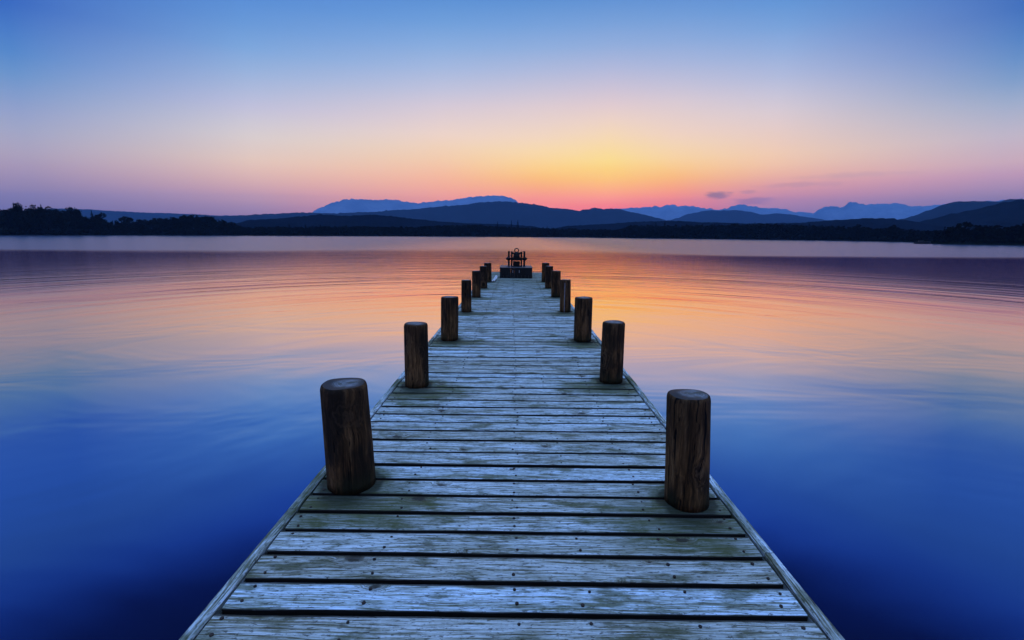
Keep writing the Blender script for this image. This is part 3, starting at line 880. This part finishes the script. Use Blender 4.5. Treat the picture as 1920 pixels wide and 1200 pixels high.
wood('woodland', '', -27.2, 14, 380, shore_r, sky_f, 30, .2, .84, 4.0)
wood('woodland', '', 13.5, 60, 380, shore_r, sky_f, 28, .2, .84, 4.0)
wood('woodland', '', 40.3, 66, 90, lambda a: HR + 2 + 4 * max(0, 1 - (a - 39.6) / 3), head_f, 20, .05, .8, 1.2)

# trees that stand out of the woods one by one: (picture column, skyline height, form, width/height, label)
solo = [
 (34, 378, 'b', .62, 'tallest ragged tree standing above the left shore wood'),
 (66, 384.5, 'b', 1.0, 'broad domed tree right of the tallest one on the left shore'),
 (76, 383, 'c', .40, 'small spiky tree top rising from the broad domed crown'),
 (88, 385.5, 'b', .55, 'rounded narrow tree where the left wood begins to fall away'),
 (128, 388, 'b', .80, 'wide tree with twin tops in front of the low blue hill'),
 (137, 390.5, 'b', .60, 'smaller tree top leaning against the twin topped tree'),
 (171, 394, 'c', .38, 'slim column shaped tree standing in a dip of the left wood'),
 (188, 398, 'b', .85, 'round tree just right of the slim column shaped tree'),
 (235, 405, 'p', .80, 'flat topped pine alone on the low part of the left shore'),
 (262, 411, 'b', .9, 'low bushy tree between the flat pine and the dark mound of wood'),
 (345, 402, 'b', .9, 'highest crown of the dark mound of wood'),
 (478, 424, 'c', .45, 'first small pointed conifer right of the dark mound'),
 (542, 420, 'c', .5, 'pointed conifer below the pale double peaked mountain'),
 (572, 419, 'c', .5, 'dark conifer under the left foot of the pale mountain'),
 (601, 421, 'c', .5, 'conifer at the start of the low middle shore'),
 (933, 415.5, 'c', .34, 'short pointed conifer, first of three behind the jetty end'),
 (959, 413, 'c', .28, 'narrow conifer, middle of three behind the jetty end'),
 (971, 412.5, 'c', .42, 'wide dark conifer, tallest of three behind the jetty end'),
 (1026, 424, 'c', .45, 'lone low conifer just right of the jetty end'),
 (1230, 416, 'c', .4, 'small conifer on the shore under the notched mountain'),
 (1247, 414.5, 'c', .4, 'pointed conifer between the notched mountain and the round hill'),
 (1518, 419, 'c', .42, 'conifer on the shore below the twin crag mountain'),
 (1612, 419.5, 'b', .7, 'round tree on the far shore below the crag'),
 (1676, 422, 'b', .8, 'last clear tree before the wooded headland'),
]
for (px, py, form, wr, lab) in solo:
    a, e = azel(px, py); rr = shore_r(a) + random.uniform(1.5, 6)
    X, Y = pol(a, rr); z0 = .6
    h = math.tan(R(e)) * rr + CAMZ - z0
    kind = {'b': 'broadleaf_tree', 'c': 'conifer_tree', 'p': 'pine_tree'}[form]
    t = thing(kind, lab, 'tree', (X, Y, z0), (0, 0, 0), 'single trees standing out along the far shore')
    bm = bmesh.new(); trunk(bm, Vector(), h, .022 * h + .06, form != 'c'); mesh_obj('trunk', bm, M_bark, t)
    bm = bmesh.new()
    if form == 'c': crown_conifer(bm, Vector(), h, h * wr, 420, .42)
    elif form == 'p':
        for i in range(520):
            a2 = random.uniform(0, 6.28); q = random.uniform(0, 1) ** .5 * h * wr * .42
            leaf(bm, Vector((q * math.cos(a2), q * math.sin(a2), h * (.80 + .18 * random.uniform(-1, 1) * (1 - (q / (h * wr * .5)) ** 2)))), random.uniform(.2, .42))
    else: crown_broad(bm, Vector(), h, h * wr, 620, .42)
    mesh_obj('crown', bm, M_conif if form == 'c' else M_leaf, t)

# small moored boat off the headland
a, e = azel(1729, 455.5)
X, Y = pol(a, 205)
bt = thing('moored_boat', 'tiny dark boat lying on the water just off the wooded headland', 'boat', (X, Y, 0.0), (0, 0, R(-35)))
bm = bmesh.new(); sec = []
for i in range(9):
    t = i / 8; xx = -2.1 + 4.2 * t; wd = .8 * math.sin(math.pi * min(1, .25 + .75 * (1 - t))) ** .6 if t < 1 else .03
    wd = max(.04, wd); zt = .55 + .25 * t * t
    sec.append([bm.verts.new((xx, -wd, zt)), bm.verts.new((xx, -wd * .7, .0)), bm.verts.new((xx, 0, -.2)), bm.verts.new((xx, wd * .7, .0)), bm.verts.new((xx, wd, zt))])
for p_, q in zip(sec, sec[1:]):
    for j in range(4): bm.faces.new((p_[j], q[j], q[j + 1], p_[j + 1]))
    bm.faces.new((p_[4], q[4], q[0], p_[0]))
bm.faces.new(sec[0])
bmesh.ops.recalc_face_normals(bm, faces=bm.faces[:])
mesh_obj('hull', bm, M_hull, bt)
bm = bmesh.new(); box(bm, -1.0, .4, -.45, .45, .60, 1.05, .06); mesh_obj('cabin', bm, M_hull, bt)

# ------------------------------------------------------------------ evening haze
m, n, out = mat('evening_air')
pv = n.node('ShaderNodeVolumePrincipled')
pv.inputs['Color'].default_value = (0.25, 0.53, 0.93, 1)
pv.inputs['Density'].default_value = HAZE_D
pv.inputs['Anisotropy'].default_value = 0.0
n.l.new(pv.outputs[0], out.inputs['Volume'])
bm = bmesh.new(); box(bm, -HX, HX, HY0, HY1, -2.6, HTOP)
o = mesh_obj('haze', bm, m); o['kind'] = 'stuff'

# ------------------------------------------------------------------ render settings
sc.view_settings.view_transform = 'Standard'
sc.view_settings.look = 'None'
sc.view_settings.exposure = 0.0
sc.view_settings.gamma = 1.0
sc.render.engine = 'CYCLES'
sc.cycles.use_denoising = True
sc.cycles.max_bounces = 6
sc.cycles.volume_bounces = 1
sc.cycles.sample_clamp_indirect = 6.0
